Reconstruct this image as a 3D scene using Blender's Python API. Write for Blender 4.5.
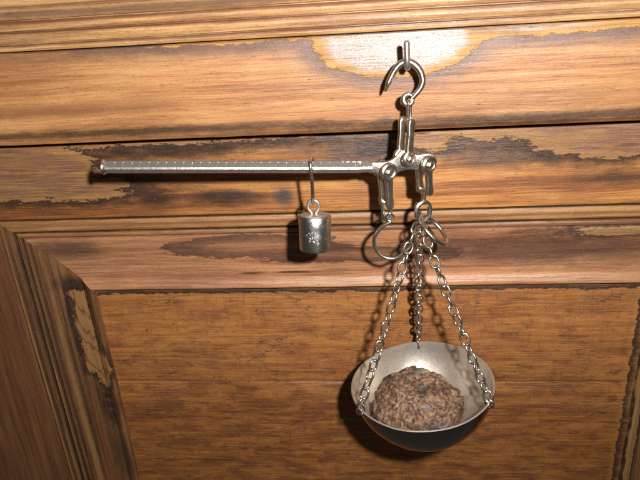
import bpy, bmesh, math, random
from mathutils import Vector, Matrix, noise
for o in list(bpy.data.objects): bpy.data.objects.remove(o)
SC = bpy.context.scene; COL = SC.collection
random.seed(11)
MM = 0.001
def V(*a): return Vector(a)

# ------------------------------------------------------------------ camera, world, flash, exposure
cam = bpy.data.cameras.new('camera'); co = bpy.data.objects.new('camera', cam); COL.objects.link(co)
cam.sensor_width = 36.0; cam.lens = 36.0; cam.clip_start = 0.01; cam.clip_end = 20.0
RIGHT = V(0.994145, 0.087553, -0.063332); DOWN = V(-0.022020, -0.409650, -0.911977); FWD = V(-0.105790, 0.908032, -0.405323)
M = Matrix((RIGHT, -DOWN, -FWD)).transposed().to_4x4(); M.translation = V(0, -0.36, 0)
co.matrix_world = M
SC.camera = co
w = bpy.data.worlds.new('World'); SC.world = w; w.use_nodes = True
w.node_tree.nodes['Background'].inputs[0].default_value = (1.0, 0.86, 0.72, 1)
w.node_tree.nodes['Background'].inputs[1].default_value = 0.055
# the camera's own flash: right of and above the lens
fl = bpy.data.lights.new('flash', 'SPOT'); fo = bpy.data.objects.new('flash', fl); COL.objects.link(fo)
fl.energy = 13.6; fl.color = (1.0, 0.985, 0.96); fl.shadow_soft_size = 0.008
fl.spot_size = math.radians(130); fl.spot_blend = 1.0
fo.location = V(0.055, -0.362, 0.038)
fo.rotation_euler = (V(-0.07, 0, -0.09) - fo.location).to_track_quat('-Z', 'Y').to_euler()
SC.view_settings.view_transform = 'Standard'; SC.view_settings.look = 'None'
SC.view_settings.exposure = 0.0; SC.view_settings.gamma = 1.0
SC.render.engine = 'CYCLES'

# ------------------------------------------------------------------ node helpers
class NT:
    def __init__(s, name):
        s.m = bpy.data.materials.new(name); s.m.use_nodes = True
        s.n = s.m.node_tree.nodes; s.l = s.m.node_tree.links
        s.b = s.n['Principled BSDF']
    def _in(s, sock, v):
        if isinstance(v, bpy.types.NodeSocket): s.l.new(v, sock)
        elif v is not None:
            if hasattr(sock.default_value, '__len__') and not hasattr(v, '__len__'): v = (v,)*len(sock.default_value)
            if hasattr(v, '__len__') and len(v) == 3 and len(sock.default_value) == 4: v = (*v, 1)
            sock.default_value = v
    def math(s, op, a, b=None, c=None, clamp=False):
        n = s.n.new('ShaderNodeMath'); n.operation = op; n.use_clamp = clamp
        s._in(n.inputs[0], a); s._in(n.inputs[1], b)
        if c is not None: s._in(n.inputs[2], c)
        return n.outputs[0]
    def vec(s, op, a, b=None):
        n = s.n.new('ShaderNodeVectorMath'); n.operation = op; s._in(n.inputs[0], a)
        if b is not None: s._in(n.inputs[1], b)
        return n.outputs['Value'] if op in ('LENGTH', 'DOT_PRODUCT') else n.outputs[0]
    def noise(s, v, scale=1.0, detail=4, rough=0.55, dist=0.0):
        n = s.n.new('ShaderNodeTexNoise'); s._in(n.inputs['Vector'], v); n.inputs['Scale'].default_value = scale
        n.inputs['Detail'].default_value = detail; n.inputs['Roughness'].default_value = rough; n.inputs['Distortion'].default_value = dist
        return n.outputs['Fac']
    def mix(s, f, a, b, mode='MIX'):
        n = s.n.new('ShaderNodeMix'); n.data_type = 'RGBA'; n.blend_type = mode; n.clamp_factor = True
        s._in(n.inputs[0], f); s._in(n.inputs[6], a); s._in(n.inputs[7], b); return n.outputs[2]
    def step(s, v, lo, hi, a=0.0, b=1.0):
        n = s.n.new('ShaderNodeMapRange'); n.interpolation_type = 'SMOOTHSTEP'
        s._in(n.inputs[0], v); s._in(n.inputs[1], lo); s._in(n.inputs[2], hi); n.inputs[3].default_value = a; n.inputs[4].default_value = b
        return n.outputs[0]
    def ramp(s, v, stops):
        n = s.n.new('ShaderNodeValToRGB'); s._in(n.inputs[0], v); e = n.color_ramp.elements
        while len(e) < len(stops): e.new(0.5)
        for q, (p, c) in zip(e, stops): q.position = p; q.color = (*c, 1)
        return n.outputs[0]
    def pos_mm(s):
        t = s.n.new('ShaderNodeTexCoord'); return s.vec('MULTIPLY', t.outputs['Object'], (1000, 1000, 1000))
    def bump(s, h, strength, dist=0.001, normal=None):
        n = s.n.new('ShaderNodeBump'); n.inputs['Strength'].default_value = strength; n.inputs['Distance'].default_value = dist
        s._in(n.inputs['Height'], h)
        if normal is not None: s.l.new(normal, n.inputs['Normal'])
        return n.outputs[0]
    def set(s, **k):
        names = dict(col='Base Color', rough='Roughness', metal='Metallic', normal='Normal', spec='Specular IOR Level', coat='Coat Weight', coatr='Coat Roughness')
        for a, v in k.items(): s._in(s.b.inputs[names[a]], v)
        return s.m

# ------------------------------------------------------------------ old varnished pine, chipped to an ochre under-coat
def wood(name, axis='x', chips=(), stain_shade_marks=(), holes=(), wood_cols=None, ochre=(0.40, 0.215, 0.055), glaze=(0.20, 0.105, 0.06),
         glaze_amt=0.6, halo=12.0, dark=(0.022, 0.013, 0.010), jag=9.0, seed=0.0, base_rough=0.40, stain=0.0, streak=1.0, burl=False, wave=6.0, patches=(), mscale=(0.05, 0.13), mlo=0.40, mhi=0.58, tint=0.5, band=0.62, cracks=0.0, gloss=0.0):
    spec = 0.5
    t = NT(name); p = t.pos_mm()
    p = t.vec('ADD', p, (0, 0, 0))
    al, ac = ((0, 2) if axis == 'x' else (2, 0))
    def sc(a, b):
        v = [b, b, b]; v[al] = a; return tuple(v)
    # wavy grain
    ps = t.vec('ADD', p, (seed*37.0, seed*11.0, seed*23.0))
    wob = t.noise(t.vec('MULTIPLY', ps, sc(0.012, 0.03)), 1.0, 2)
    off = [0, 0, 0]; off[ac] = 14.0
    cv = t.n.new('ShaderNodeCombineXYZ'); t.l.new(t.math('MULTIPLY', t.math('SUBTRACT', wob, 0.5), wave), cv.inputs[ac])
    pw = t.vec('ADD', ps, cv.outputs[0])
    fine = t.noise(t.vec('MULTIPLY', pw, sc(0.030, 1.6*streak)), 1.0, 6, 0.66)
    mid = t.noise(t.vec('MULTIPLY', pw, sc(0.008, 0.30)), 1.0, 5, 0.6)
    broad = t.noise(t.vec('MULTIPLY', pw, sc(0.006, 0.06)), 1.0, 3, 0.5)
    pores = t.noise(t.vec('MULTIPLY', pw, sc(0.20, 2.6)), 1.0, 3, 0.6)
    g = t.math('ADD', t.math('MULTIPLY', fine, 0.42), t.math('ADD', t.math('MULTIPLY', mid, 0.33), t.math('MULTIPLY', broad, 0.25)))
    cols = wood_cols or [(0.33, (0.10, 0.036, 0.014)), (0.44, (0.24, 0.090, 0.028)), (0.53, (0.40, 0.165, 0.048)), (0.66, (0.58, 0.29, 0.095))]
    cols = [(p_ + (p_-0.49)*-0.28, q_) for p_, q_ in cols]
    c = t.ramp(g, cols)
    rb = t.noise(t.vec('MULTIPLY', pw, sc(0.007, 0.11)), 1.0, 5, 0.62)
    c = t.mix(t.step(rb, 0.50, 0.66, 0.0, band), c, t.mix(fine, (0.055, 0.016, 0.008), (0.26, 0.085, 0.032)))
    c = t.mix(t.step(pores, 0.58, 0.68, 0, 0.4), c, (0.08, 0.028, 0.012))
    c = t.mix(t.step(t.noise(t.vec('MULTIPLY', ps, (0.02, 0.02, 0.03)), 1.0, 3), 0.45, 0.75, 0, tint), c, (0.13, 0.045, 0.02))
    rough = t.step(fine, 0.3, 0.7, base_rough + 0.14, base_rough + 0.0)
    nrm_h = t.math('ADD', t.math('MULTIPLY', fine, 0.5), t.math('MULTIPLY', pores, -0.25))
    jn = t.noise(t.vec('MULTIPLY', ps, sc(0.075, 0.24)), 1.0, 6, 0.74)
    jn2 = t.noise(t.vec('MULTIPLY', ps, sc(0.30, 0.9)), 1.0, 3, 0.6)
    def field(items):
        d = None
        for it in items:
            if it[0] == 'box':
                _, cx, cz, hx, hz = it
                v = t.vec('ABSOLUTE', t.vec('SUBTRACT', p, (cx, 0, cz)))
                sp = t.n.new('ShaderNodeSeparateXYZ'); t.l.new(v, sp.inputs[0])
                e = t.math('MAXIMUM', t.math('SUBTRACT', sp.outputs[0], hx), t.math('SUBTRACT', sp.outputs[2], hz))
            else:
                cx, cz, rx, rz = it
                v = t.vec('MULTIPLY', t.vec('SUBTRACT', p, (cx, 0, cz)), (1/rx, 0, 1/rz))
                e = t.math('MULTIPLY', t.math('SUBTRACT', t.vec('LENGTH', v), 1.0), min(rx, rz))
            d = e if d is None else t.math('MINIMUM', d, e)
        return d
    for (cx, cz, rx, rz, amt, colr) in stain_shade_marks:  # soft stains; on the beads also groove shade and edge light as colour
        d = field([(cx, cz, rx, rz)])
        d = t.math('ADD', d, t.math('MULTIPLY', t.math('SUBTRACT', jn, 0.5), min(rx, rz)*1.3))
        f = t.step(d, -min(rx, rz)*0.75, min(rx, rz)*0.45, amt, 0.0)
        c = t.mix(f, c, colr); rough = t.math('SUBTRACT', rough, t.math('MULTIPLY', f, 0.06))
    for (items, amt, fade, colr) in patches:          # dark varnish left standing, with a torn edge
        d = field(items)
        d = t.math('ADD', d, t.math('MULTIPLY', t.math('SUBTRACT', jn, 0.5), jag*2.2))
        d = t.math('ADD', d, t.math('MULTIPLY', t.math('SUBTRACT', jn2, 0.5), jag*0.35))
        f = t.math('MULTIPLY', t.step(d, -0.3, 0.3, amt, 0.0), t.step(d, -fade, 0.0, 0.25, 1.0))
        c = t.mix(f, c, colr); rough = t.math('SUBTRACT', rough, t.math('MULTIPLY', f, 0.08))
    if chips:
        d = field(chips)
        if holes:
            d = t.math('MAXIMUM', d, t.math('MULTIPLY', field(holes), -1.0))
        d = t.math('ADD', d, t.math('MULTIPLY', t.math('SUBTRACT', jn, 0.5), jag*2.2))
        d = t.math('ADD', d, t.math('MULTIPLY', t.math('SUBTRACT', jn2, 0.5), jag*0.35))
        hal = t.step(d, 0.0, halo, 0.94, 0.0)
        c = t.mix(hal, c, dark); rough = t.math('SUBTRACT', rough, t.math('MULTIPLY', hal, 0.08))
        m = t.step(d, -0.25, 0.25, 1.0, 0.0)
        mott = t.noise(t.vec('MULTIPLY', ps, sc(*mscale)), 1.0, 7, 0.72, 0.4)
        oc = t.mix(t.step(t.math('ADD', t.math('MULTIPLY', fine, 0.6), t.math('MULTIPLY', mid, 0.4)), 0.38, 0.60, 0.85, 0.0), ochre, tuple(x*k for x, k in zip(ochre, (0.50, 0.42, 0.36))))
        inner = t.math('MULTIPLY', t.step(d, -1.0, -5.0, 0.0, 1.0), t.step(mott, mlo, mhi, 0.0, glaze_amt))
        oc = t.mix(inner, oc, t.mix(t.step(fine, 0.38, 0.62), tuple(x*0.6 for x in glaze), tuple(x*1.3 for x in glaze)))
        if burl:
            q_ = t.vec('MULTIPLY', t.vec('ADD', p, (203, 0, 196)), (0.14, 0.0, 0.050))
            ln = t.math('ADD', t.vec('LENGTH', q_), t.math('MULTIPLY', t.noise(t.vec('MULTIPLY', p, (0.10, 0.1, 0.04)), 1.0, 3), 2.2))
            oc = t.mix(t.step(t.math('SINE', t.math('MULTIPLY', ln, 9.0)), 0.25, 0.95, 0.0, 0.62), (0.27, 0.128, 0.045), (0.085, 0.034, 0.013))
        c = t.mix(m, c, oc)
        if gloss: spec = t.math('ADD', 0.5, t.math('MULTIPLY', t.math('MULTIPLY', inner, m), gloss))
        ro = t.math('SUBTRACT', 0.58, t.math('MULTIPLY', inner, 0.32))
        mr = t.n.new('ShaderNodeMix'); t._in(mr.inputs[0], m); t._in(mr.inputs[2], rough); t._in(mr.inputs[3], ro)
        rough = mr.outputs[0]
        nrm_h = t.math('ADD', nrm_h, t.math('MULTIPLY', m, 0.35))
    # tiny specks and dings
    vor = t.n.new('ShaderNodeTexVoronoi'); t.l.new(t.vec('MULTIPLY', ps, sc(0.045, 0.11)), vor.inputs['Vector']); vor.inputs['Scale'].default_value = 1.0
    rs = t.n.new('ShaderNodeSeparateColor'); t.l.new(vor.outputs['Color'], rs.inputs[0])
    sp = t.math('MULTIPLY', t.step(t.math('ADD', vor.outputs['Distance'], t.math('MULTIPLY', jn2, 0.08)), 0.06, 0.12, 0.7, 0.0), t.step(rs.outputs[0], 0.80, 0.82))
    c = t.mix(sp, c, (0.03, 0.017, 0.012))
    # long thin drag marks of dark stain along the grain
    dr = t.noise(t.vec('MULTIPLY', ps, sc(0.010, 0.75)), 1.0, 6, 0.7)
    c = t.mix(t.step(dr, 0.56, 0.70, 0.0, 0.55), c, (0.07, 0.026, 0.013))
    c = t.mix(t.step(dr, 0.42, 0.30, 0.0, 0.15), c, (0.55, 0.32, 0.13))
    if cracks:                                     # thin curling runs and checks in the old finish
        k1 = t.noise(t.vec('MULTIPLY', ps, sc(0.022, 0.055)), 1.0, 4, 0.6)
        k2 = t.math('MULTIPLY', t.step(t.math('ABSOLUTE', t.math('SUBTRACT', k1, 0.5)), 0.004, 0.014, 1.0, 0.0), t.step(jn, 0.45, 0.62))
        c = t.mix(t.math('MULTIPLY', k2, cracks), c, (0.05, 0.018, 0.009)); nrm_h = t.math('ADD', nrm_h, t.math('MULTIPLY', k2, 0.5))
        k3 = t.noise(t.vec('MULTIPLY', ps, sc(0.9, 0.10)), 1.0, 3, 0.6)
        c = t.mix(t.step(k3, 0.55, 0.72, 0.0, 0.35), c, (0.07, 0.028, 0.014))
    c = t.mix(t.step(pores, 0.64, 0.70, 0.0, 0.4), c, (0.05, 0.02, 0.01))
    grit = t.noise(ps, 0.9, 4, 0.75)
    c = t.mix(t.step(grit, 0.52, 0.70, 0.0, 0.30), c, (0.06, 0.024, 0.012))
    c = t.mix(t.step(grit, 0.44, 0.30, 0.0, 0.16), c, (0.60, 0.38, 0.17))
    nrm_h = t.math('ADD', nrm_h, t.math('MULTIPLY', grit, 0.35))
    if stain: c = t.mix(stain, c, (0.06, 0.025, 0.012))
    n = t.bump(nrm_h, 0.5, 0.0007)
    n = t.bump(t.noise(t.vec('MULTIPLY', ps, sc(0.03, 0.10)), 1.0, 3), 0.30, 0.002, n)
    return t.set(col=c, rough=rough, normal=n, spec=spec)

def metal(name, col=(0.62, 0.585, 0.53), rough=0.27, tarn=(0.20, 0.15, 0.10), tarn_amt=0.5, scale=0.35, bump=0.12, met=1.0):
    t = NT(name); p = t.pos_mm()
    a = t.noise(p, scale, 5, 0.6); b = t.noise(p, scale*6, 3, 0.6)
    f = t.math('MULTIPLY', t.step(a, 0.47, 0.68), tarn_amt)
    c = t.mix(f, col, tarn)
    c = t.mix(t.step(b, 0.62, 0.75, 0.0, tarn_amt*0.8), c, tuple(x*0.5 for x in tarn))
    r = t.math('ADD', rough, t.math('ADD', t.math('MULTIPLY', f, 0.25), t.math('MULTIPLY', t.math('SUBTRACT', b, 0.5), 0.22)))
    return t.set(col=c, rough=r, metal=met, normal=t.bump(t.math('ADD', a, t.math('MULTIPLY', b, 0.5)), bump, 0.0006))

# ------------------------------------------------------------------ mesh helpers (coordinates in millimetres)
def link(name, me, mat, parent=None, smooth=True):
    if mat: me.materials.append(mat)
    for pl in me.polygons: pl.use_smooth = smooth
    o = bpy.data.objects.new(name, me); COL.objects.link(o)
    if parent: o.parent = parent
    return o
def mesh(name, verts, faces):
    me = bpy.data.meshes.new(name); me.from_pydata([tuple(c*MM for c in v) for v in verts], [], faces); me.update()
    bm = bmesh.new(); bm.from_mesh(me); bmesh.ops.recalc_face_normals(bm, faces=bm.faces); bm.to_mesh(me); bm.free()
    return me
def autosmooth(o, deg=35):
    me = o.data
    bm = bmesh.new(); bm.from_mesh(me)
    for e in bm.edges:
        e.smooth = not (len(e.link_faces) == 2 and e.calc_face_angle(0) > math.radians(deg))
    bm.to_mesh(me); bm.free()
def spline(pts, n=8, closed=False):
    pts = [Vector(p) for p in pts]; out = []; N = len(pts)
    for i in range(N if closed else N-1):
        if closed: a, b, c, d = pts[(i-1) % N], pts[i], pts[(i+1) % N], pts[(i+2) % N]
        else:
            b, c = pts[i], pts[i+1]; a = pts[i-1] if i else b*2-c; d = pts[i+2] if i+2 < N else c*2-b
        for k in range(n):
            t = k/n
            out.append(0.5*((2*b)+(c-a)*t+(2*a-5*b+4*c-d)*t*t+(3*b-a-3*c+d)*t**3))
    if not closed: out.append(pts[-1])
    return out
def tube_data(path, rad, closed=False, seg=10):
    path = [Vector(p) for p in path]; N = len(path); vs = []; fs = []
    rf = rad if callable(rad) else (lambda t: rad)
    tang = []
    for i in range(N):
        a = path[(i-1) % N] if (closed or i) else path[i]; b = path[(i+1) % N] if (closed or i < N-1) else path[i]
        tang.append((b-a).normalized())
    u = tang[0].orthogonal().normalized(); us = []
    for i in range(N):
        u = (u - tang[i]*u.dot(tang[i])).normalized(); us.append(u.copy())
    tw = 0
    if closed:
        ul = (us[-1]-tang[0]*us[-1].dot(tang[0])).normalized(); tw = math.atan2(tang[0].dot(ul.cross(us[0])), ul.dot(us[0]))
    for i in range(N):
        uu = Matrix.Rotation(tw*i/N, 3, tang[i]) @ us[i]; vv = tang[i].cross(uu); r = rf(i/(N-1))
        for k in range(seg):
            a = 2*math.pi*k/seg; vs.append(path[i]+(uu*math.cos(a)+vv*math.sin(a))*r)
    for i in range(N if closed else N-1):
        j = (i+1) % N
        for k in range(seg):
            l = (k+1) % seg; fs.append((i*seg+k, i*seg+l, j*seg+l, j*seg+k))
    if not closed:
        fs.append(tuple(range(seg))); fs.append(tuple((N-1)*seg+k for k in range(seg)))
    return vs, fs
def tube(name, path, rad, mat, parent, closed=False, seg=10):
    return link(name, mesh(name, *tube_data(path, rad, closed, seg)), mat, parent)
def lathe_data(prof, seg=40, axis=None, origin=None):
    vs = []; fs = []
    for (r, z) in prof:
        for k in range(seg):
            a = 2*math.pi*k/seg; vs.append(V(r*math.cos(a), r*math.sin(a), z))
    for i in range(len(prof)-1):
        for k in range(seg):
            l = (k+1) % seg; fs.append((i*seg+k, i*seg+l, (i+1)*seg+l, (i+1)*seg+k))
    fs.append(tuple(range(seg))); fs.append(tuple((len(prof)-1)*seg+k for k in range(seg)))
    return vs, fs
def xf(data, m): return [m @ Vector(v) for v in data[0]], data[1]
def join(*ds):
    vs = []; fs = []
    for v, f in ds:
        o = len(vs); vs += list(v); fs += [tuple(i+o for i in q) for q in f]
    return vs, fs
def frame_m(origin, z, xhint=V(1, 0, 0)):
    z = Vector(z).normalized(); x = (xhint - z*xhint.dot(z)).normalized(); y = z.cross(x)
    m = Matrix((x, y, z)).transposed().to_4x4(); m.translation = Vector(origin); return m
def plate_data(outline, th, bev=0.3):
    """outline in local (x, z), thickness along y, bevelled edges"""
    bm = bmesh.new(); a = [bm.verts.new((x, -th/2, z)) for x, z in outline]
    f = bm.faces.new(a); r = bmesh.ops.extrude_face_region(bm, geom=[f])
    bmesh.ops.translate(bm, verts=[v for v in r['geom'] if isinstance(v, bmesh.types.BMVert)], vec=(0, th, 0))
    bmesh.ops.recalc_face_normals(bm, faces=bm.faces)
    es = [e for e in bm.edges if len(e.link_faces) == 2 and abs(e.verts[0].co.y-e.verts[1].co.y) < 1e-6]
    bmesh.ops.bevel(bm, geom=es, offset=bev, segments=3, affect='EDGES', profile=0.5)
    bm.verts.index_update(); d = ([v.co.copy() for v in bm.verts], [tuple(v.index for v in q.verts) for q in bm.faces]); bm.free(); return d
def top(name, label, cat, loc=(0, 0, 0), group=None, kind=None):
    o = bpy.data.objects.new(name, None); COL.objects.link(o); o.empty_display_size = 0.01
    o.location = Vector(loc)*MM; tag(o, label, cat, group, kind); return o
def tag(o, label=None, cat=None, group=None, kind=None):
    if label: o['label'] = label
    if cat: o['category'] = cat
    if group: o['group'] = group
    if kind: o['kind'] = kind

# ------------------------------------------------------------------ the panelled wooden cabinet front (setting)
ZT = -142.3; XL, XR = -250.5, 214.0          # outer edges of the panel frame's mouldings
wall = top('wall', 'old varnished pine panelled cupboard front with worn brown stain', None, kind='structure')
GREY = (0.045, 0.036, 0.036); DK = (0.025, 0.014, 0.010)
RB = (0.15, 0.060, 0.034)
m_corn = wood('pine_cornice', 'x', seed=3, base_rough=0.36, streak=0.7, tint=0.25, wave=3.0,
              wood_cols=[(0.30, (0.30, 0.140, 0.058)), (0.42, (0.45, 0.235, 0.090)), (0.54, (0.55, 0.32, 0.130)), (0.68, (0.64, 0.42, 0.19))],
              stain_shade_marks=[(-60, -34.2, 420, 1.1, 0.85, RB), (-160, -27.4, 160, 1.2, 0.9, RB), (90, -28.0, 170, 1.4, 0.7, RB), (-20, -22.4, 500, 1.1, 0.85, RB), (-60, -18.6, 420, 2.2, 0.85, (0.15, 0.085, 0.055)), (-60, -14.8, 420, 0.9, 0.8, RB), (20, -31, 120, 1.2, 0.6, RB)])
m_A = wood('pine_upper_rail', 'x', chips=[(6, -41, 43, 20), (70, -39, 74, 5.0), (-75, -38.0, 40, 2.0)], seed=1, halo=10, jag=3.6, ochre=(0.46, 0.235, 0.06), glaze=(0.26, 0.165, 0.12), glaze_amt=0.97, mlo=0.28, mhi=0.40, wave=3.0, tint=0.2, band=0.36, gloss=0.3,
           wood_cols=[(0.30, (0.18, 0.064, 0.026)), (0.43, (0.34, 0.142, 0.050)), (0.53, (0.46, 0.212, 0.076)), (0.68, (0.52, 0.285, 0.12))],
           dark=(0.11, 0.06, 0.045), stain_shade_marks=[(-150, -84.0, 170, 3.0, 0.85, DK), (95, -85.0, 150, 3.4, 0.8, DK), (30, -88.0, 200, 1.2, 0.6, DK), (-180, -70, 90, 4, 0.5, (0.15, 0.05, 0.02)), (70, -74, 60, 5, 0.4, (0.18, 0.07, 0.03))])
m_B = wood('pine_middle_rail', 'x', chips=[(-235, -110, 60, 19), (-196, -122, 38, 8.0), (-140, -93, 75, 4.0), (124, -98, 48, 15), (70, -95, 45, 6), (22, -101, 16, 4)], seed=2, halo=11, jag=7.0, wave=5.0,
           ochre=(0.33, 0.165, 0.056), glaze=(0.20, 0.098, 0.062), glaze_amt=0.85, mlo=0.36, mhi=0.55, mscale=(0.03, 0.16),
           wood_cols=[(0.30, (0.10, 0.031, 0.011)), (0.43, (0.27, 0.092, 0.026)), (0.53, (0.42, 0.170, 0.045)), (0.68, (0.58, 0.30, 0.09))],
           stain_shade_marks=[(-140, -131, 15, 6, 0.85, DK), (-97, -131, 28, 6, 0.9, DK), (-62, -131, 7, 7, 0.9, GREY), (-12, -104, 30, 9, 0.8, GREY), (60, -111, 26, 8, 0.75, GREY), (-125, -101, 45, 5, 0.8, DK), (-172, -114, 12, 6, .8, DK), (130, -126, 25, 4, 0.7, DK)])
m_bead = wood('pine_bead_x', 'x', seed=4, streak=0.8, wave=2.0, tint=0.3, wood_cols=[(0.30, (0.14, 0.055, 0.022)), (0.43, (0.28, 0.125, 0.042)), (0.53, (0.39, 0.19, 0.064)), (0.68, (0.48, 0.27, 0.11))],
              stain_shade_marks=[(-20, -147.0, 300, 1.3, 0.75, RB), (-20, -151.7, 400, 1.2, 0.95, DK), (60, -154.0, 350, 1.3, 0.75, RB), (-20, -156.2, 400, 1.0, 0.9, DK), (-20, -142.9, 400, 0.9, 0.9, DK)])  # long dark lines along the grooves deepen them in the colour
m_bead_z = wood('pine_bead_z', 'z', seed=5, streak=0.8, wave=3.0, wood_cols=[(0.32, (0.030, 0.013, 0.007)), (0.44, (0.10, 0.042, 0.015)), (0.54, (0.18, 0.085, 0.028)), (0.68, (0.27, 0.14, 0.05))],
                stain_shade_marks=[(-241.0, -300, 1.4, 260, 0.95, DK), (-237.0, -300, 1.0, 260, 0.9, DK), (-245.5, -320, 1.6, 200, 0.7, DK), (-248.6, -300, 1.2, 260, 0.7, (0.38, 0.20, 0.07)), (-239.5, -280, 0.8, 120, 0.6, (0.36, 0.19, 0.07))])  # groove shade and light bead edges put into the colour for definition
BW = [(0.32, (0.15, 0.060, 0.034)), (0.44, (0.29, 0.125, 0.060)), (0.54, (0.41, 0.19, 0.090)), (0.68, (0.52, 0.28, 0.13))]
m_cove = wood('pine_cove_x', 'x', seed=6, jag=4.5, wood_cols=BW, base_rough=0.33, wave=7.0,
              patches=[([(-85, -166, 60, 9.0), (-20, -173, 70, 6.0)], 0.80, 9, (0.055, 0.030, 0.024))],
              chips=[(140, -160.0, 30, 2.6)], halo=4, ochre=(0.36, 0.20, 0.075), dark=(0.05, 0.028, 0.022),
              stain_shade_marks=[(95, -173, 85, 11, 0.72, (0.06, 0.030, 0.026)), (60, -166, 60, 4, 0.5, (0.06, 0.03, 0.02)), (-210, -166, 30, 9, 0.7, (0.05, 0.026, 0.02)), (-90, -185.5, 9, 0.8, 0.9, DK), (-60, -185.3, 13, 1.0, 0.9, DK)])
BZ = [(0.32, (0.028, 0.011, 0.006)), (0.44, (0.09, 0.037, 0.014)), (0.54, (0.17, 0.076, 0.025)), (0.68, (0.25, 0.125, 0.045))]
m_cove_z = wood('pine_cove_z', 'z', seed=7, chips=[('box', -210, -230, 6.0, 33), (-205, -258, 6.5, 16)], halo=5, jag=6.5, wood_cols=BZ, burl=True, dark=(0.02, 0.013, 0.01),
                stain_shade_marks=[(-206, -292, 9, 20, 0.95, DK), (-205, -340, 9, 30, 0.7, DK), (-207, -280, 5, 2, 0.6, (0.13, 0.06, 0.025)), (-206, -288, 5, 1.6, 0.6, (0.13, 0.06, 0.025)), (-205, -296, 5, 1.6, 0.6, (0.13, 0.06, 0.025)), (-212, -192, 14, 7, 0.9, DK), (-219.5, -235, 2.2, 50, 0.85, DK), (-224, -300, 1.4, 160, 0.6, DK), (-233, -300, 1.2, 200, 0.7, DK), (-228, -320, 2.0, 150, 0.5, (0.34, 0.18, 0.06))])
m_cove_r = wood('pine_cove_right', 'z', seed=8, chips=[(164, -300, 3.0, 200)], halo=3, jag=3, wood_cols=BZ, ochre=(0.34, 0.19, 0.07), dark=(0.02, 0.012, 0.01))
PW = [(0.33, (0.06, 0.022, 0.009)), (0.45, (0.15, 0.060, 0.018)), (0.55, (0.24, 0.105, 0.028)), (0.68, (0.34, 0.165, 0.045))]
m_p1 = wood('pine_panel_upper', 'x', seed=9, chips=[('box', -40, -272, 196, 71.0)], halo=6, jag=4.0, cracks=0.7, ochre=(0.40, 0.160, 0.038), glaze=(0.18, 0.064, 0.034), glaze_amt=0.75, mscale=(0.05, 0.14), mlo=0.40, mhi=0.66, wood_cols=PW, base_rough=0.42)
m_p2 = wood('pine_panel_lower', 'x', seed=10, chips=[('box', -40, -372, 196, 110)], halo=6, jag=4.0, cracks=0.6, ochre=(0.34, 0.130, 0.026), glaze=(0.125, 0.043, 0.020), glaze_amt=0.8, mscale=(0.04, 0.13), mlo=0.38, mhi=0.62, wood_cols=PW, base_rough=0.42,
            stain_shade_marks=[(-66, -310, 5, 2, 0.9, DK)])
SW = [(0.33, (0.045, 0.020, 0.010)), (0.45, (0.105, 0.041, 0.016)), (0.55, (0.16, 0.067, 0.025)), (0.68, (0.22, 0.10, 0.038))]
m_stile = wood('pine_stile', 'z', seed=12, wood_cols=SW, band=0.3, tint=0.2)

def wob(s, k, a): return a*(noise.noise(V(s*0.021, k*7.3, 0.5)) + 0.5*noise.noise(V(s*0.09, k*3.1, 4.5)))
def board_x(name, prof, x0, x1, mat, key, n=90, amp=0.22):
    """profile of (z, y) swept along x; x0/x1 may be functions of the profile index (mitre)"""
    vs = []; fs = []; P = len(prof)
    for i in range(n+1):
        for j, (z, y) in enumerate(prof):
            a = x0(j) if callable(x0) else x0; b = x1(j) if callable(x1) else x1
            x = a+(b-a)*i/n
            vs.append((x, y+wob(x, key+0.15*j, amp), z+wob(x+300, key+0.1*j, amp*0.7)))
    for i in range(n):
        for j in range(P-1): fs.append((i*P+j, i*P+j+1, (i+1)*P+j+1, (i+1)*P+j))
    fs.append(tuple(range(P))); fs.append(tuple(n*P+j for j in range(P)))
    o = link(name, mesh(name, vs, fs), mat, wall); autosmooth(o, 40); return o
def board_z(name, prof, z0, z1, mat, key, n=70, amp=0.22):
    vs = []; fs = []; P = len(prof)
    for i in range(n+1):
        for j, (x, y) in enumerate(prof):
            a = z0(j) if callable(z0) else z0
            z = a+(z1-a)*i/n
            vs.append((x+wob(z+300, key+0.1*j, amp*0.7), y+wob(z, key+0.15*j, amp), z))
    for i in range(n):
        for j in range(P-1): fs.append((i*P+j, i*P+j+1, (i+1)*P+j+1, (i+1)*P+j))
    fs.append(tuple(range(P))); fs.append(tuple(n*P+j for j in range(P)))
    o = link(name, mesh(name, vs, fs), mat, wall); autosmooth(o, 40); return o
X0, X1 = -470.0, 330.0
corn = [(-37.3, 10), (-37.3, -16.8), (-36.9, -18.2), (-35.6, -18.9), (-34.2, -18.5), (-33.8, -16.9), (-33.4, -16.9), (-33.0, -18.3), (-31.2, -19.3), (-29.4, -19.2), (-27.8, -18.2), (-27.4, -16.6), (-27.0, -16.6),
        (-26.6, -18.1), (-25.0, -19.0), (-23.4, -18.9), (-22.2, -17.9), (-21.8, -16.2), (-21.4, -16.2), (-20.8, -17.6), (-18.4, -18.6), (-16.2, -19.6), (-15.2, -20.6), (-14.6, -20.2), (-13.9, -21.2), (-11.5, -22.8), (-8.0, -23.6),
        (-4.5, -23.4), (-2.0, -22.2), (-1.2, -21.4), (0, -22.4), (10, -26), (30, -30), (30, 10)]
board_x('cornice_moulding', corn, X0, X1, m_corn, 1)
up = [(-38.1, 6), (-38.1, -12.2), (-38.9, -13.2), (-41, -13.6), (-45, -14.5), (-50, -15.4), (-56, -16.0), (-64, -16.4), (-72, -16.6), (-80, -16.6), (-84, -16.4), (-86.5, -16.2), (-88.4, -15.9), (-89.3, -15.2), (-89.6, -14), (-89.6, -12), (-89.6, 6)]
board_x('upper_rail', up, X0, X1, m_A, 2)
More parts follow.
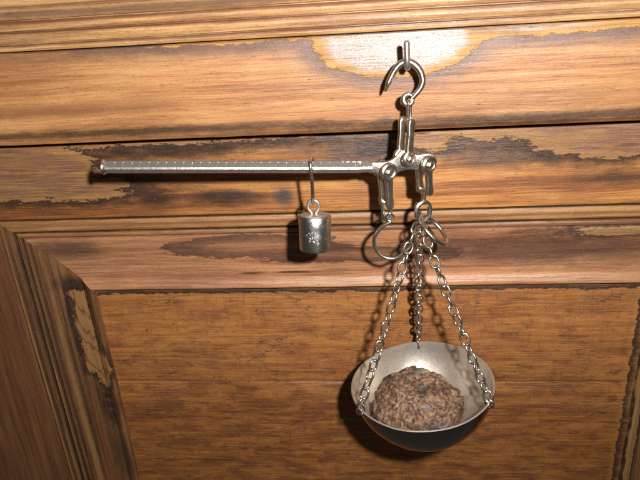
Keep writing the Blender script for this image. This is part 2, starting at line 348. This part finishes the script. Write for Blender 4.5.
mid = [(-78, 14), (-78, 7.0), (-93.6, 7.0), (-94.3, 6.0), (-94.5, 0.9), (-95.2, 0.1), (-97, 0), (-110, -0.1), (-125, 0.1), (-138, 0), (-141, 0.1), (-142.1, 0.8), (-142.2, 2.5), (-142.2, 14)]
board_x('middle_rail', mid, X0, X1, m_B, 3)
bead = [(0.45, 9), (0.5, 2.6), (1.0, 0.7), (2.2, 0.15), (4.6, 0.05), (7.2, 0.2), (8.4, 0.7), (9.0, 1.6), (9.2, 3.6), (9.9, 3.6), (10.2, 1.8), (10.9, 1.2), (12.0, 1.1), (13.1, 1.6), (13.7, 2.6), (13.8, 4.0), (13.8, 9)]
cove = [(14.0, 9), (14.0, 3.0), (14.4, 2.2), (16, 2.1), (20, 2.9), (25, 4.0), (31, 5.0), (37, 5.5), (42, 5.5), (45.6, 5.3), (46.0, 4.5), (47.6, 3.5), (49.6, 2.4), (51.2, 1.8), (52.2, 1.8), (52.8, 2.4), (53.2, 3.6), (53.3, 9)]
for nm, pr, mx, mz, mr, k in (('bead_moulding', bead, m_bead, m_bead_z, m_bead_z, 4), ('cove_moulding', cove, m_cove, m_cove_z, m_cove_r, 5)):
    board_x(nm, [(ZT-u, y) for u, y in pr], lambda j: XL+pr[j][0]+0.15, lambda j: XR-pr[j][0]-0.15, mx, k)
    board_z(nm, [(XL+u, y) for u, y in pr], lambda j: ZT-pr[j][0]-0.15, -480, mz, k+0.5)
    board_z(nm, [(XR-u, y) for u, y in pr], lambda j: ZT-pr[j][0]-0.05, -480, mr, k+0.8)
st = [(0, 12), (0, 0.9), (0.6, 0.1), (1.6, 0), (20, 0.2), (60, 0.0), (215, 0), (215, 12)]
board_z('stile', [(XL-0.2-u, y) for u, y in st], ZT-0.3, -480, m_stile, 7)
board_z('stile', [(XR+0.2+u, y) for u, y in st[:6]] + [(XR+120, 0), (XR+120, 12)], ZT-0.3, -480, m_stile, 8)
pa, pb = XL+40, XR-40
crack = -272.3
board_x('panel_board', [(-186, 12), (-186, 7.2), (-194.5, 6.9), (-220, 6.3), (-250, 6.2), (crack+2.0, 6.5), (crack+0.8, 6.8), (crack+0.35, 7.6), (crack+0.35, 12)], pa, pb, m_p1, 9, amp=0.35)
board_x('panel_board', [(crack-0.1, 12), (crack-0.1, 8.0), (crack-0.5, 7.1), (crack-1.6, 6.6), (-300, 6.4), (-340, 6.5), (-400, 6.3), (-480, 6.4), (-480, 12)], pa, pb, m_p2, 10, amp=0.35)

# ------------------------------------------------------------------ metals
m_steel = metal('nickel_steel', rough=0.26)
m_wire = metal('chain_steel', col=(0.66, 0.63, 0.58), rough=0.24, tarn=(0.25, 0.18, 0.11), tarn_amt=0.45, scale=0.6)
m_beam = metal('beam_steel', col=(0.52, 0.495, 0.465), rough=0.30, tarn=(0.22, 0.17, 0.13), tarn_amt=0.65, scale=0.35, bump=0.3, met=0.86)
m_bright = metal('bright_cut_steel', col=(0.88, 0.86, 0.83), rough=0.40, tarn_amt=0.1, met=0.45)
m_brass = metal('worn_fitting', col=(0.60, 0.54, 0.46), rough=0.30, tarn=(0.16, 0.10, 0.06), tarn_amt=0.7, scale=0.5, bump=0.3)
m_peg = metal('galvanised_peg', col=(0.70, 0.69, 0.66), rough=0.38, tarn_amt=0.25)
m_weight = metal('nickelled_iron', col=(0.56, 0.545, 0.51), rough=0.27, tarn=(0.13, 0.11, 0.085), tarn_amt=0.75, scale=0.35, bump=0.35)
m_mark = metal('worn_stamp', col=(0.60, 0.575, 0.53), rough=0.45, tarn=(0.2, 0.17, 0.13), tarn_amt=0.8, scale=1.2, met=0.75)
m_wtop = metal('weight_top_metal', col=(0.62, 0.55, 0.48), rough=0.48, tarn=(0.40, 0.22, 0.14), tarn_amt=0.7, scale=0.6, bump=0.4)
m_pan = metal('dull_pan_metal', col=(0.60, 0.535, 0.455), rough=0.40, tarn=(0.34, 0.25, 0.18), tarn_amt=0.75, scale=0.07, bump=0.25, met=0.8)
m_pan_out = metal('polished_pan_darkened', col=(0.26, 0.26, 0.26), rough=0.12, tarn=(0.25, 0.2, 0.15), tarn_amt=0.25, scale=0.09, bump=0.06)  # pan's outside: the dark reflection is partly put into the base colour
m_hole = NT('dark_pin_hole').set(col=(0.01, 0.008, 0.007), rough=0.8)

# ------------------------------------------------------------------ wall peg (L-shaped hook in the upper rail)
peg = tube('wall_peg', spline([(11.6, -10, -53.8), (11.6, -22, -53.8), (11.5, -30, -53.8), (11.4, -34.2, -53.0), (11.2, -35.6, -50.5), (11.1, -36, -46), (11.0, -36.3, -40.2)], 6),
           lambda t: 1.55 if t < 0.985 else 1.15, m_peg, None, seg=14)
tag(peg, 'upright grey metal L-shaped peg fixed in the upper rail, holding the scale hook', 'peg')

# ------------------------------------------------------------------ hanging steelyard scale
scale = top('hanging_scale', 'metal steelyard scale with notched beam, shackles and chained pan hanging from the peg', 'scale', (0, 0, 0))
def part(name, data, mat, parent=scale, deg=35):
    o = link(name, mesh(name, *data), mat, parent); autosmooth(o, deg); return o
# suspension hook with an eye at its lower end
hp = spline([(0.2, -33.5, -64.6), (1.7, -33.2, -60.8), (4.2, -32.6, -56.0), (7.2, -32.2, -52.2), (10.7, -32.0, -50.6), (14.4, -32.2, -51.8), (17.5, -32.6, -55.2), (18.9, -33, -59.7), (17.9, -33.5, -63.4), (15.2, -34, -66.6), (13.4, -34.2, -68.4)], 7)
def hr(t):
    if t < 0.10: return 0.55+0.75*(t/0.10)
    return 1.45+0.35*math.sin(math.pi*min(1, (t-0.1)/0.75))
hook = part('suspension_hook', tube_data(hp, hr, seg=14), m_steel)
er = [V(11.6+2.35*math.cos(a), -34.4+0.3*math.sin(a), -68.9+2.6*math.sin(a)) for a in [2*math.pi*k/22 for k in range(22)]]
part('eye', tube_data(er, lambda t: 1.25+0.75*abs(math.sin(math.pi*(t-0.12)))**6*0+0.35*math.cos(2*math.pi*(t-0.62)), True, 12), m_steel, hook)
def oval(c, long, wide, rad, up, side, n=24, seg=10):
    up = Vector(up).normalized(); side = Vector(side); side = (side-up*side.dot(up)).normalized(); c = Vector(c)
    hl = (long-wide)/2; pts = []
    for k in range(n):
        a = 2*math.pi*k/n; s = math.sin(a); pts.append(c+side*(wide/2*math.cos(a))+up*(wide/2*s+(hl if s > 0 else -hl)*min(1, abs(s)*3)))
    return tube_data(pts, rad, True, seg)
part('suspension_link', oval((12.0, -35.2, -74.2), 10.4, 3.4, 0.85, (0.05, 0.0, 1), (0.45, 1, 0)), m_steel)

# beam: square bar set on edge, its top ridge cut with notches, flared end cap, flat head plate
A, B = V(-145.0, -54, -92.6), V(-7.5, -40, -101.9)
ax = (B-A).normalized(); L = (B-A).length
upv = (V(0, 0, 1)-ax*ax.z).normalized(); fw = ax.cross(upv).normalized()
if fw.y > 0: fw = -fw
H = 3.3
notch_at = [6.0+4.42*k for k in range(29)]
stations = [0.0]
for s in notch_at: stations += [s-0.45, s, s+0.45]
stations += [131.5, L-3, L]
vs = []; fs = []
for s in stations:
    c = A+ax*s; isn = any(abs(s-q) < 1e-6 for q in notch_at)
    h = H-(0.55 if isn else 0.10)
    sq = 1.0 if s < 132 else 1.0-0.25*(s-131.5)/(L-131.5)
    ring = [c+upv*h*sq-fw*0.25, c+upv*h*sq+fw*0.25, c+fw*(H-.40)*sq+upv*0.78, c+fw*(H-.02)*sq-upv*0.28, c-upv*H*sq+fw*0.25, c-upv*H*sq-fw*0.25, c-fw*H*sq-upv*0.25, c-fw*H*sq+upv*0.25]
    vs += ring
for i in range(len(stations)-1):
    for k in range(8):
        l = (k+1) % 8; fs.append((i*8+k, i*8+l, (i+1)*8+l, (i+1)*8+k))
fs.append(tuple(range(8))); fs.append(tuple((len(stations)-1)*8+k for k in range(8)))
beam = part('beam', (vs, fs), m_beam, deg=20)
# end cap
mcap = frame_m(A, -ax, upv)
part('end_cap', xf(lathe_data([(2.7, -1.6), (3.1, -1.0), (3.9, -0.2), (4.1, 0.4), (3.6, 0.9), (2.3, 1.2), (0.6, 1.1)], 20), mcap), m_wire, beam)
# graduation ticks on the upper front face
nf = (upv+fw).normalized(); down_face = (fw-upv).normalized()
sidelen = H*math.sqrt(2)
for s, f in [(s+random.uniform(-0.35, 0.35), 0.15 if i not in (2, 9, 20, 24) else 0.7) for i, s in enumerate(notch_at)]:
    base = A+ax*s+upv*(H-0.50)+fw*0.40
    b0 = base-nf*0.04; wdt = random.uniform(0.42, 0.66) if f < 0.5 else 0.30; ln = (sidelen-1.1)*f*0.8
    q = [b0-ax*wdt, b0+ax*wdt, b0+ax*wdt*0.6+down_face*ln, b0-ax*wdt*0.6+down_face*ln]
    q2 = [p+nf*0.10 for p in q]
    part('graduation_mark', (q+q2, [(0, 1, 2, 3), (4, 5, 6, 7), (0, 1, 5, 4), (1, 2, 6, 5), (2, 3, 7, 6), (3, 0, 4, 7)]), m_bright, beam)
# stamped figures
cu = bpy.data.curves.new('figures', 'FONT'); cu.body = '1357'; cu.size = 5.0; cu.extrude = 0.12; cu.space_character = 1.12; cu.align_x = 'CENTER'; cu.align_y = 'CENTER'
tmp = bpy.data.objects.new('tmp', cu); COL.objects.link(tmp); dg = bpy.context.evaluated_depsgraph_get()
tme = bpy.data.meshes.new_from_object(tmp.evaluated_get(dg)); bpy.data.objects.remove(tmp)
mt = Matrix((ax, -down_face, nf)).transposed().to_4x4(); mt.translation = A+ax*127.6+(upv+fw)*(H/2)+nf*0.02
td = ([mt @ v.co for v in tme.vertices], [tuple(p.vertices) for p in tme.polygons]); bpy.data.meshes.remove(tme)
part('stamped_figures', td, m_bright, beam)
# head plate with three bosses
PL, PU, PR = V(-0.9, -38.4, -104.3), V(9.2, -37.8, -97.9), V(19.0, -37.2, -101.5)
outl = [(-9.5, -100.0), (-4.5, -99.8), (0.5, -99.6), (4.0, -97.8), (6.5, -95.0), (9.4, -93.9), (12.5, -95.0), (16.0, -97.0), (20.0, -96.4), (24.0, -97.4), (26.0, -100.6), (25.2, -103.8), (22.0, -105.6), (17.0, -105.4),
        (11.0, -104.6), (6.0, -105.8), (3.0, -108.0), (-1.0, -109.0), (-4.4, -107.6), (-6.0, -105.6), (-9.5, -105.0)]
outl = [(p.x, p.y) for p in spline([(a, b, 0) for a, b in outl], 3, True)]
pm = Matrix.Translation(V(0, -38.2, 0)) @ Matrix.Rotation(math.radians(4.5), 4, 'Z')
part('head_plate', xf(plate_data(outl, 2.6, 0.5), pm), m_brass, beam)

def strap_outline(length, r, w1, w2, n=10):
    """round eye at the origin, strap running to z = -length"""
    pts = [(r*math.cos(a), r*math.sin(a)) for a in [math.radians(-62+304*k/(2*n)) for k in range(2*n+1)]]
    pts += [(-w1/2, -r-1.6), (-w2/2, -length*0.6), (-w2/2*1.25, -length+2.4), (-w2/2*1.0, -length+0.8), (-w2*0.25, -length), (w2*0.25, -length), (w2/2*1.0, -length+0.8), (w2/2*1.25, -length+2.4), (w2/2, -length*0.6), (w1/2, -r-1.6)]
    return pts
def shackle(origin, yaw, lean, length, gap, r=3.7, flip=False, toe=0.0):
    """two eye plates joined by a cross bolt, hanging on a pin through the head plate"""
    m = Matrix.Translation(origin) @ Matrix.Rotation(math.radians(yaw), 4, 'Z') @ Matrix.Rotation(math.radians(lean), 4, 'Y')
    if flip: m = m @ Matrix.Rotation(math.pi, 4, 'Y')
    o = strap_outline(length, r, 4.2, 3.7)
    pd = plate_data(o, 2.5, 0.85)
    f = xf(pd, Matrix.Translation(V(0, -gap, 0)) @ Matrix.Rotation(toe, 4, 'X')); b = xf(pd, Matrix.Translation(V(0, gap, 0)) @ Matrix.Rotation(-toe, 4, 'X'))
    s = part('shackle', xf(join(f, b), m), m_brass)
    pin = join(tube_data([(0, -gap-2.2, 0), (0, gap+1.8, 0)], 1.25, seg=12), xf(lathe_data([(1.2, 0), (1.7, 0), (1.9, 0.5), (1.8, 1.1), (1.3, 1.5), (0.4, 1.6)], 6), frame_m((0, -gap-1.2, 0), (0, -1, 0))))
    part('pin', xf(pin, m), m_brass, s)
    # collar washer in front of the eye
    part('washer', xf(xf(lathe_data([(r-0.5, 0), (r-0.5, 0.35), (r-0.9, 0.6), (r-1.7, 0.55), (r-2.2, 0.15), (r-2.6, 0.08), (0.3, 0.05)], 24), frame_m((0, -gap-1.22, 0), (0, -1, 0))), m), m_brass, s)
    g2 = gap*1.0
    bar = join(tube_data([(0, -g2-1.2, -length+2.0), (0, g2+1.2, -length+2.0)], 1.3, seg=12))
    part('cross_bolt', xf(bar, m), m_brass, s)
    return m
mU = shackle(PU, 36, 6.0, 20.5, 3.6, r=4.1, flip=True)
mL = shackle(PL, 32, -1.5, 21.0, 3.5, r=4.9)
mR = shackle(PR, 40, -4, 17.5, 3.7, r=4.8)

# left spare load hook under the left shackle
e0 = mL @ V(0, 0, -18.2)
part('hook_link', oval(e0+V(0.2, 0, -5.2), 9.6, 5.0, 0.95, (0.03, 0, 1), (1, 0.5, 0)), m_wire)
lh = spline([(3.4, -38.8, -130.6), (1.2, -39.8, -128.2), (-1.0, -39.0, -130.2), (-0.2, -38.2, -132.8), (1.4, -38.4, -133.6), (-2.6, -38.6, -136.2), (-6.2, -38.8, -140.2), (-7.7, -38.9, -145.0), (-6.3, -39, -150.6), (-2.4, -39, -154.4), (2.6, -39.2, -155.4), (7.4, -39.4, -153.0), (11.0, -39.6, -149.4), (13.6, -39.8, -146.2)], 7)
part('load_hook', tube_data(lh, lambda t: 0.85+0.30*math.sin(math.pi*min(1, t*1.15)) if t < 0.86 else 1.12-0.6*((t-0.86)/0.14), seg=12), m_steel)

# ring on the right that carries the pan's three chains
e1 = mR @ V(0, 0, -15.5)
part('swivel', tube_data([e1+V(0, 0, 1.0), e1+V(-0.5, -0.1, -5.4)], lambda t: 1.5-0.3*t, seg=12), m_brass)
part('ring_link', oval(V(19.0, -38.0, -128.2), 10.0, 7.4, 1.35, (0.05, 0.1, 1), (1, 0.35, 0)), m_steel)
a1 = V(0.71, 0.05, -0.70).normalized(); vd = V(0.06, 0.93, -0.36).normalized(); a2 = vd*0.95+V(0.70, 0, 0.71)*0.30; a2 = (a2-a1*a2.dot(a1)).normalized()
rc = V(24.6, -37.6, -139.3)
part('chain_ring', tube_data([rc+a1*10.2*math.cos(q)+a2*9.6*math.sin(q) for q in [2*math.pi*k/40 for k in range(40)]], 1.25, True, 12), m_steel)

# pan
PC = V(18, -47.5, -233.2); PRAD = 41.2
tilt = Matrix.Rotation(math.radians(-4.0), 4, 'Y') @ Matrix.Rotation(math.radians(1.5), 4, 'X')
mp = Matrix.Translation(PC) @ tilt
dep = 37.0; prof = []
SR = (PRAD**2+dep**2)/(2*dep); zc = SR-dep
for k in range(25):
    th = math.asin(PRAD/SR)*k/24 if dep <= SR else 0
    prof.append((max(0.02, SR*math.sin(th)), zc-SR*math.cos(th)))
inner = [(max(0.02, r*(1-0.022)), z+0.9*(1-(r/PRAD)**8)) for r, z in prof]
rim = [(PRAD+0.55, 0.1), (PRAD+0.5, 0.7), (PRAD, 0.95), (PRAD-0.7, 0.75)]
pan = part('pan', xf(lathe_data(prof+rim+inner[::-1], 96), mp), m_pan)
for v in pan.data.vertices:
    k = v.co*1000; n_ = noise.noise(k*0.045+V(2, 5, 1))*0.45+noise.noise(k*0.15)*0.12
    v.co += ((k-PC).normalized()*n_)*MM
pan.data.materials.append(m_pan_out)
for pl in pan.data.polygons:
    if pl.index < 96*(len(prof)+1): pl.material_index = 1
# pierced holes by the rim: a dark bore and a rolled lip at each chain
ang = [math.pi/2, math.pi/2+2*math.pi/3, math.pi/2+4*math.pi/3]
tops = [V(18.2, -38.4, -134.5), V(16.6, -39.4, -134.8), V(20.4, -39.6, -136.4)]
mids = [V(17.2, -37.0, -142.0), V(11.4, -42.0, -146.0), V(21.8, -42.5, -146.5)]
def hole(angle, zz=-2.6, rr=0.95):
    r = PRAD*0.978-0.45
    c = V((r)*math.cos(angle), (r)*math.sin(angle), zz); nrm = V(-math.cos(angle), -math.sin(angle), 0.15)
    part('chain_hole', xf(xf(lathe_data([(rr, 0), (rr, 0.35), (rr*0.7, 0.4), (0.05, 0.4)], 14), frame_m(c-nrm*0.1, nrm)), mp), m_hole, pan)
for a in ang: hole(a)
for da, zz, rr in ((0.30, -6, 0.7), (0.26, -9.5, 0.55), (0.36, -8.6, 0.6), (0.42, -6.6, 0.5), (0.38, -11, 0.5)): hole(ang[2]+da, zz, rr*0.8)

# chains: every link an object
WR = 0.66; LO, LW = 7.9, 5.9
def link_mesh():
    hl = (LO-LW)/2; pts = []
    for k in range(20):
        a = 2*math.pi*k/20; s = math.sin(a)
        pts.append(V((LW/2-WR)*math.cos(a), 0, (LW/2-WR)*s+(hl if s > 0 else -hl)*min(1, abs(s)*2.5)))
    me = mesh('link', *tube_data(pts, WR, True, 8)); me.materials.append(m_wire)
    for pl in me.polygons: pl.use_smooth = True
    return me
lme = link_mesh()
pitch = LO-3.2*WR
for ci in range(3):
    r = PRAD+0.1; end = mp @ V(r*math.cos(ang[ci]), r*math.sin(ang[ci]), 1.6)
    path = spline([tops[ci], mids[ci], (mids[ci]*0.55+end*0.45)+V(0, 0.3, -1.3), end], 24)
    ch = bpy.data.objects.new('chain', None); COL.objects.link(ch); ch.parent = scale; ch.empty_display_size = 0.005
    total = sum((path[i+1]-path[i]).length for i in range(len(path)-1)); n = int(round(total/(pitch*(0.84 if ci == 0 else 1)))); pt = total/n
    seg = 0; acc = 0
    def at_len(s):
        q = 0
        for i in range(len(path)-1):
            l = (path[i+1]-path[i]).length
            if q+l >= s: return path[i]+(path[i+1]-path[i])*((s-q)/l), (path[i+1]-path[i]).normalized()
            q += l
        return path[-1], (path[-1]-path[-2]).normalized()
    tw = random.uniform(0, 90)
    for k in range(n):
        c, d = at_len((k+0.5)*pt)
        tw += 90+random.uniform(-24, 24)+(14 if ci == 0 else 4)
        wig = V(random.uniform(-.18, .18), random.uniform(-.18, .18), 0)
        m = frame_m((c+wig)*MM, -d+V(random.uniform(-.09, .09), random.uniform(-.09, .09), 0), V(1, 0.1, 0)) @ Matrix.Rotation(math.radians(tw), 4, 'Z')
        o = bpy.data.objects.new('link', lme); COL.objects.link(o); o.parent = ch; o.matrix_local = m
    # wire loop that passes through the pan's hole
    rad = V(math.cos(ang[ci]), math.sin(ang[ci]), 0); cc = V((PRAD)*math.cos(ang[ci]), (PRAD)*math.sin(ang[ci]), -0.2)
    o = part('pan_loop', xf(oval(cc, 5.6, 4.6, 0.6, (0, 0, 1), rad), mp), m_wire, ch)

# ------------------------------------------------------------------ sliding weight on the beam
s_w = (-38.6-A.x)/ax.x; bw = A+ax*s_w
wt = top('sliding_weight', 'small cylindrical metal weight hooked over the notched beam', 'weight', bw+V(0, 0, -45))
wo = -(bw+V(0, 0, -45))
def wpart(name, data, mat, parent=wt, deg=35):
    d = ([Vector(v)+wo for v in data[0]], data[1])
    return part(name, d, mat, parent, deg)
cx = bw.x; cy = bw.y
hk = spline([bw+V(0.8, 5.2, -4.0), bw+V(0.6, 5.0, 0.0), bw+V(0.3, 3.2, 3.4), bw+V(0, 0.2, 4.5), bw+V(0, -3.2, 3.4), bw+V(0, -4.6, 0.0), bw+V(0.1, -4.2, -6.0), bw+V(-0.1, -2.5, -12.5), bw+V(-0.5, -1.0, -17.6), bw+V(-0.9, 0.4, -20.2), bw+V(-1.0, 2.0, -19.4), bw+V(-0.9, 2.4, -17.2), bw+V(-0.6, 0.8, -15.4)], 7)
wpart('beam_hook', tube_data(hk, 0.95, seg=12), m_steel)
ec = V(cx-0.6, cy+0.3, bw.z-21.6)
wpart('eye', tube_data(spline([ec+V(-1.6, 0, -5.6), ec+V(-1.3, 0, -4.0), ec+V(-2.9, 0, -1.2), ec+V(-2.4, 0, 1.9), ec+V(0, 0, 3.1), ec+V(2.4, 0, 1.9), ec+V(2.9, 0, -1.2), ec+V(1.3, 0, -4.0), ec+V(1.6, 0, -5.6)], 6), 0.85, seg=12), m_peg)
wz = bw.z-26.6; R1, R2, HH = 8.8, 8.5, 19.6
mwt = Matrix.Translation(V(cx-0.2, cy, wz)) @ Matrix.Rotation(math.radians(2.0), 4, 'Y') @ Matrix.Rotation(math.radians(-9.0), 4, 'X')
body = wpart('body', xf(lathe_data([(0.1, -0.2), (7.8, -0.1), (8.5, -0.35), (R1, -0.9), (8.75, -6), (8.65, -12), (R2, -HH+1.0), (8.2, -HH+0.2), (7.6, -HH), (0.1, -HH)], 64), mwt), m_weight, deg=40)
wpart('top_face', xf(lathe_data([(7.9, -0.12), (7.8, 0.03), (4.0, 0.1), (2.0, 0.3), (0.1, 0.4)], 40), mwt), m_wtop, body)
# worn stamped rosette on the front of the weight
def on_cyl(u, v, h=0.10):
    r = 8.74+h; a = -math.pi/2+u/R1; return mwt @ V(r*math.cos(a), r*math.sin(a), v)
def mark(pts, name='stamped_mark'):
    n = len(pts); vs = [on_cyl(u, v, 0.06) for u, v in pts]+[on_cyl(u, v, -0.2) for u, v in pts]
    fs = [tuple(range(n)), tuple(range(2*n-1, n-1, -1))]+[(i, (i+1) % n, n+(i+1) % n, n+i) for i in range(n)]
    return vs, fs
cu0, cv0 = -0.7, -12.2; md = []
for k in (0, 1, 2, 4):
    a = math.radians(80+60*k); ca, sa = math.cos(a), math.sin(a)
    js = random.uniform(0.75, 1.1)
    md.append(mark([(cu0+(ca*r-sa*q)*js+random.uniform(-.12, .12), cv0+(sa*r+ca*q)*js+random.uniform(-.12, .12)) for r, q in ((0.5, 0), (1.1, -0.34), (1.9, -0.42), (2.5, 0.05), (1.8, 0.4), (1.1, 0.3))]))
for k in range(5):
    a = math.radians(35+27*k); md.append(mark([(cu0+3.9*math.cos(a)+q*0.5, cv0+3.9*math.sin(a)+0.3+s*0.42) for q, s in ((-1, 0), (0, -1), (1, .2), (.2, 1))]))
for k in range(9):
    u0, v0, q0 = random.uniform(-3, 3), random.uniform(-16, -7), random.uniform(0.2, 0.5); md.append(mark([(u0-q0, v0), (u0, v0-q0*0.7), (u0+q0, v0+0.1), (u0+0.1, v0+q0*0.8)]))
wpart('stamped_mark', join(*md), m_mark, body)

# ------------------------------------------------------------------ ore lump in the pan
t = NT('brown_ore'); p = t.pos_mm()
n1 = t.noise(t.vec('MULTIPLY', p, (0.8, 1, 1.7)), 0.12, 6, 0.68); n2 = t.noise(p, 0.5, 5, 0.65); n3 = t.noise(t.vec('ADD', p, (40, 7, 3)), 0.085, 4, 0.6)
c = t.ramp(t.math('ADD', t.math('MULTIPLY', n1, 0.5), t.math('MULTIPLY', n2, 0.5)), [(0.38, (0.022, 0.012, 0.007)), (0.46, (0.095, 0.045, 0.024)), (0.53, (0.21, 0.118, 0.066)), (0.64, (0.38, 0.26, 0.165))])
gm = t.step(t.math('ADD', n3, t.math('MULTIPLY', t.math('SUBTRACT', n2, 0.5), 0.35)), 0.62, 0.66)
vd_ = t.vec('LENGTH', t.vec('SUBTRACT', p, (9, -17, 14)))
gm2 = t.math('MULTIPLY', t.step(vd_, 9, 17, 1, 0), t.step(n2, 0.44, 0.50))
gm = t.math('MAXIMUM', gm, gm2)
c = t.mix(t.math('MULTIPLY', gm, 0.85), c, t.mix(n2, (0.02, 0.018, 0.017), (0.15, 0.145, 0.14)))
pit = t.n.new('ShaderNodeTexVoronoi'); t.l.new(p, pit.inputs['Vector']); pit.inputs['Scale'].default_value = 0.42
pits = t.step(pit.outputs['Distance'], 0.18, 0.42, 1.0, 0.0)
c = t.mix(t.math('MULTIPLY', pits, t.step(n1, 0.45, 0.62, 0.0, 0.6)), c, (0.06, 0.032, 0.02))
m_ore = t.set(col=c, rough=t.step(gm, 0, 1, 0.8, 0.38), normal=t.bump(t.math('SUBTRACT', t.math('ADD', n2, t.math('MULTIPLY', n1, 1.2)), t.math('MULTIPLY', pits, 0.35)), 0.6, 0.0010), metal=0.0)
bm = bmesh.new(); bmesh.ops.create_icosphere(bm, subdivisions=6, radius=1.0)
for v in bm.verts:
    d = v.co.normalized()
    # faceted, blocky lump
    r = 1.0
    for pn, pd_ in ((V(0.25, -0.9, 0.35), 0.90), (V(-0.75, -0.3, 0.6), 0.93), (V(0.75, -0.1, 0.65), 0.90), (V(-0.05, 0.1, 0.99), 0.84), (V(0.95, -0.3, -0.1), 0.92), (V(-0.95, 0, 0), 0.93), (V(0.5, -0.75, -0.4), 0.92)):
        q = d.dot(pn.normalized())
        if q > 0.05: r = min(r, pd_/q)
    for fq, am in ((1.9, 0.06),):
        ds = noise.voronoi(d*fq+V(5, 2, 9))[0]; r *= 1-am*(1-min(1.0, (ds[1]-ds[0])/0.16))
    r *= 1+0.09*noise.noise(d*1.7+V(3, 1, 2))+0.045*noise.noise(d*4.1)+0.014*noise.noise(d*9.0)+0.010*noise.noise(V(d.x*16, d.y*16, d.z*26))+0.005*noise.noise(d*38.0)
    pp = V(d.x*27.0, d.y*25.0, d.z*22.0+22.0)*r
    pp.z = max(pp.z, -0.2+0.011*(pp.x**2+pp.y**2))
    v.co = pp*MM
me = bpy.data.meshes.new('ore_lump'); bm.to_mesh(me); bm.free()
ore = link('ore_lump', me, m_ore)
ore.location = V(15.0, -51.0, -270.3)*MM
tag(ore, 'rough brown lump of ore with dark metallic patches lying in the pan', 'rock')
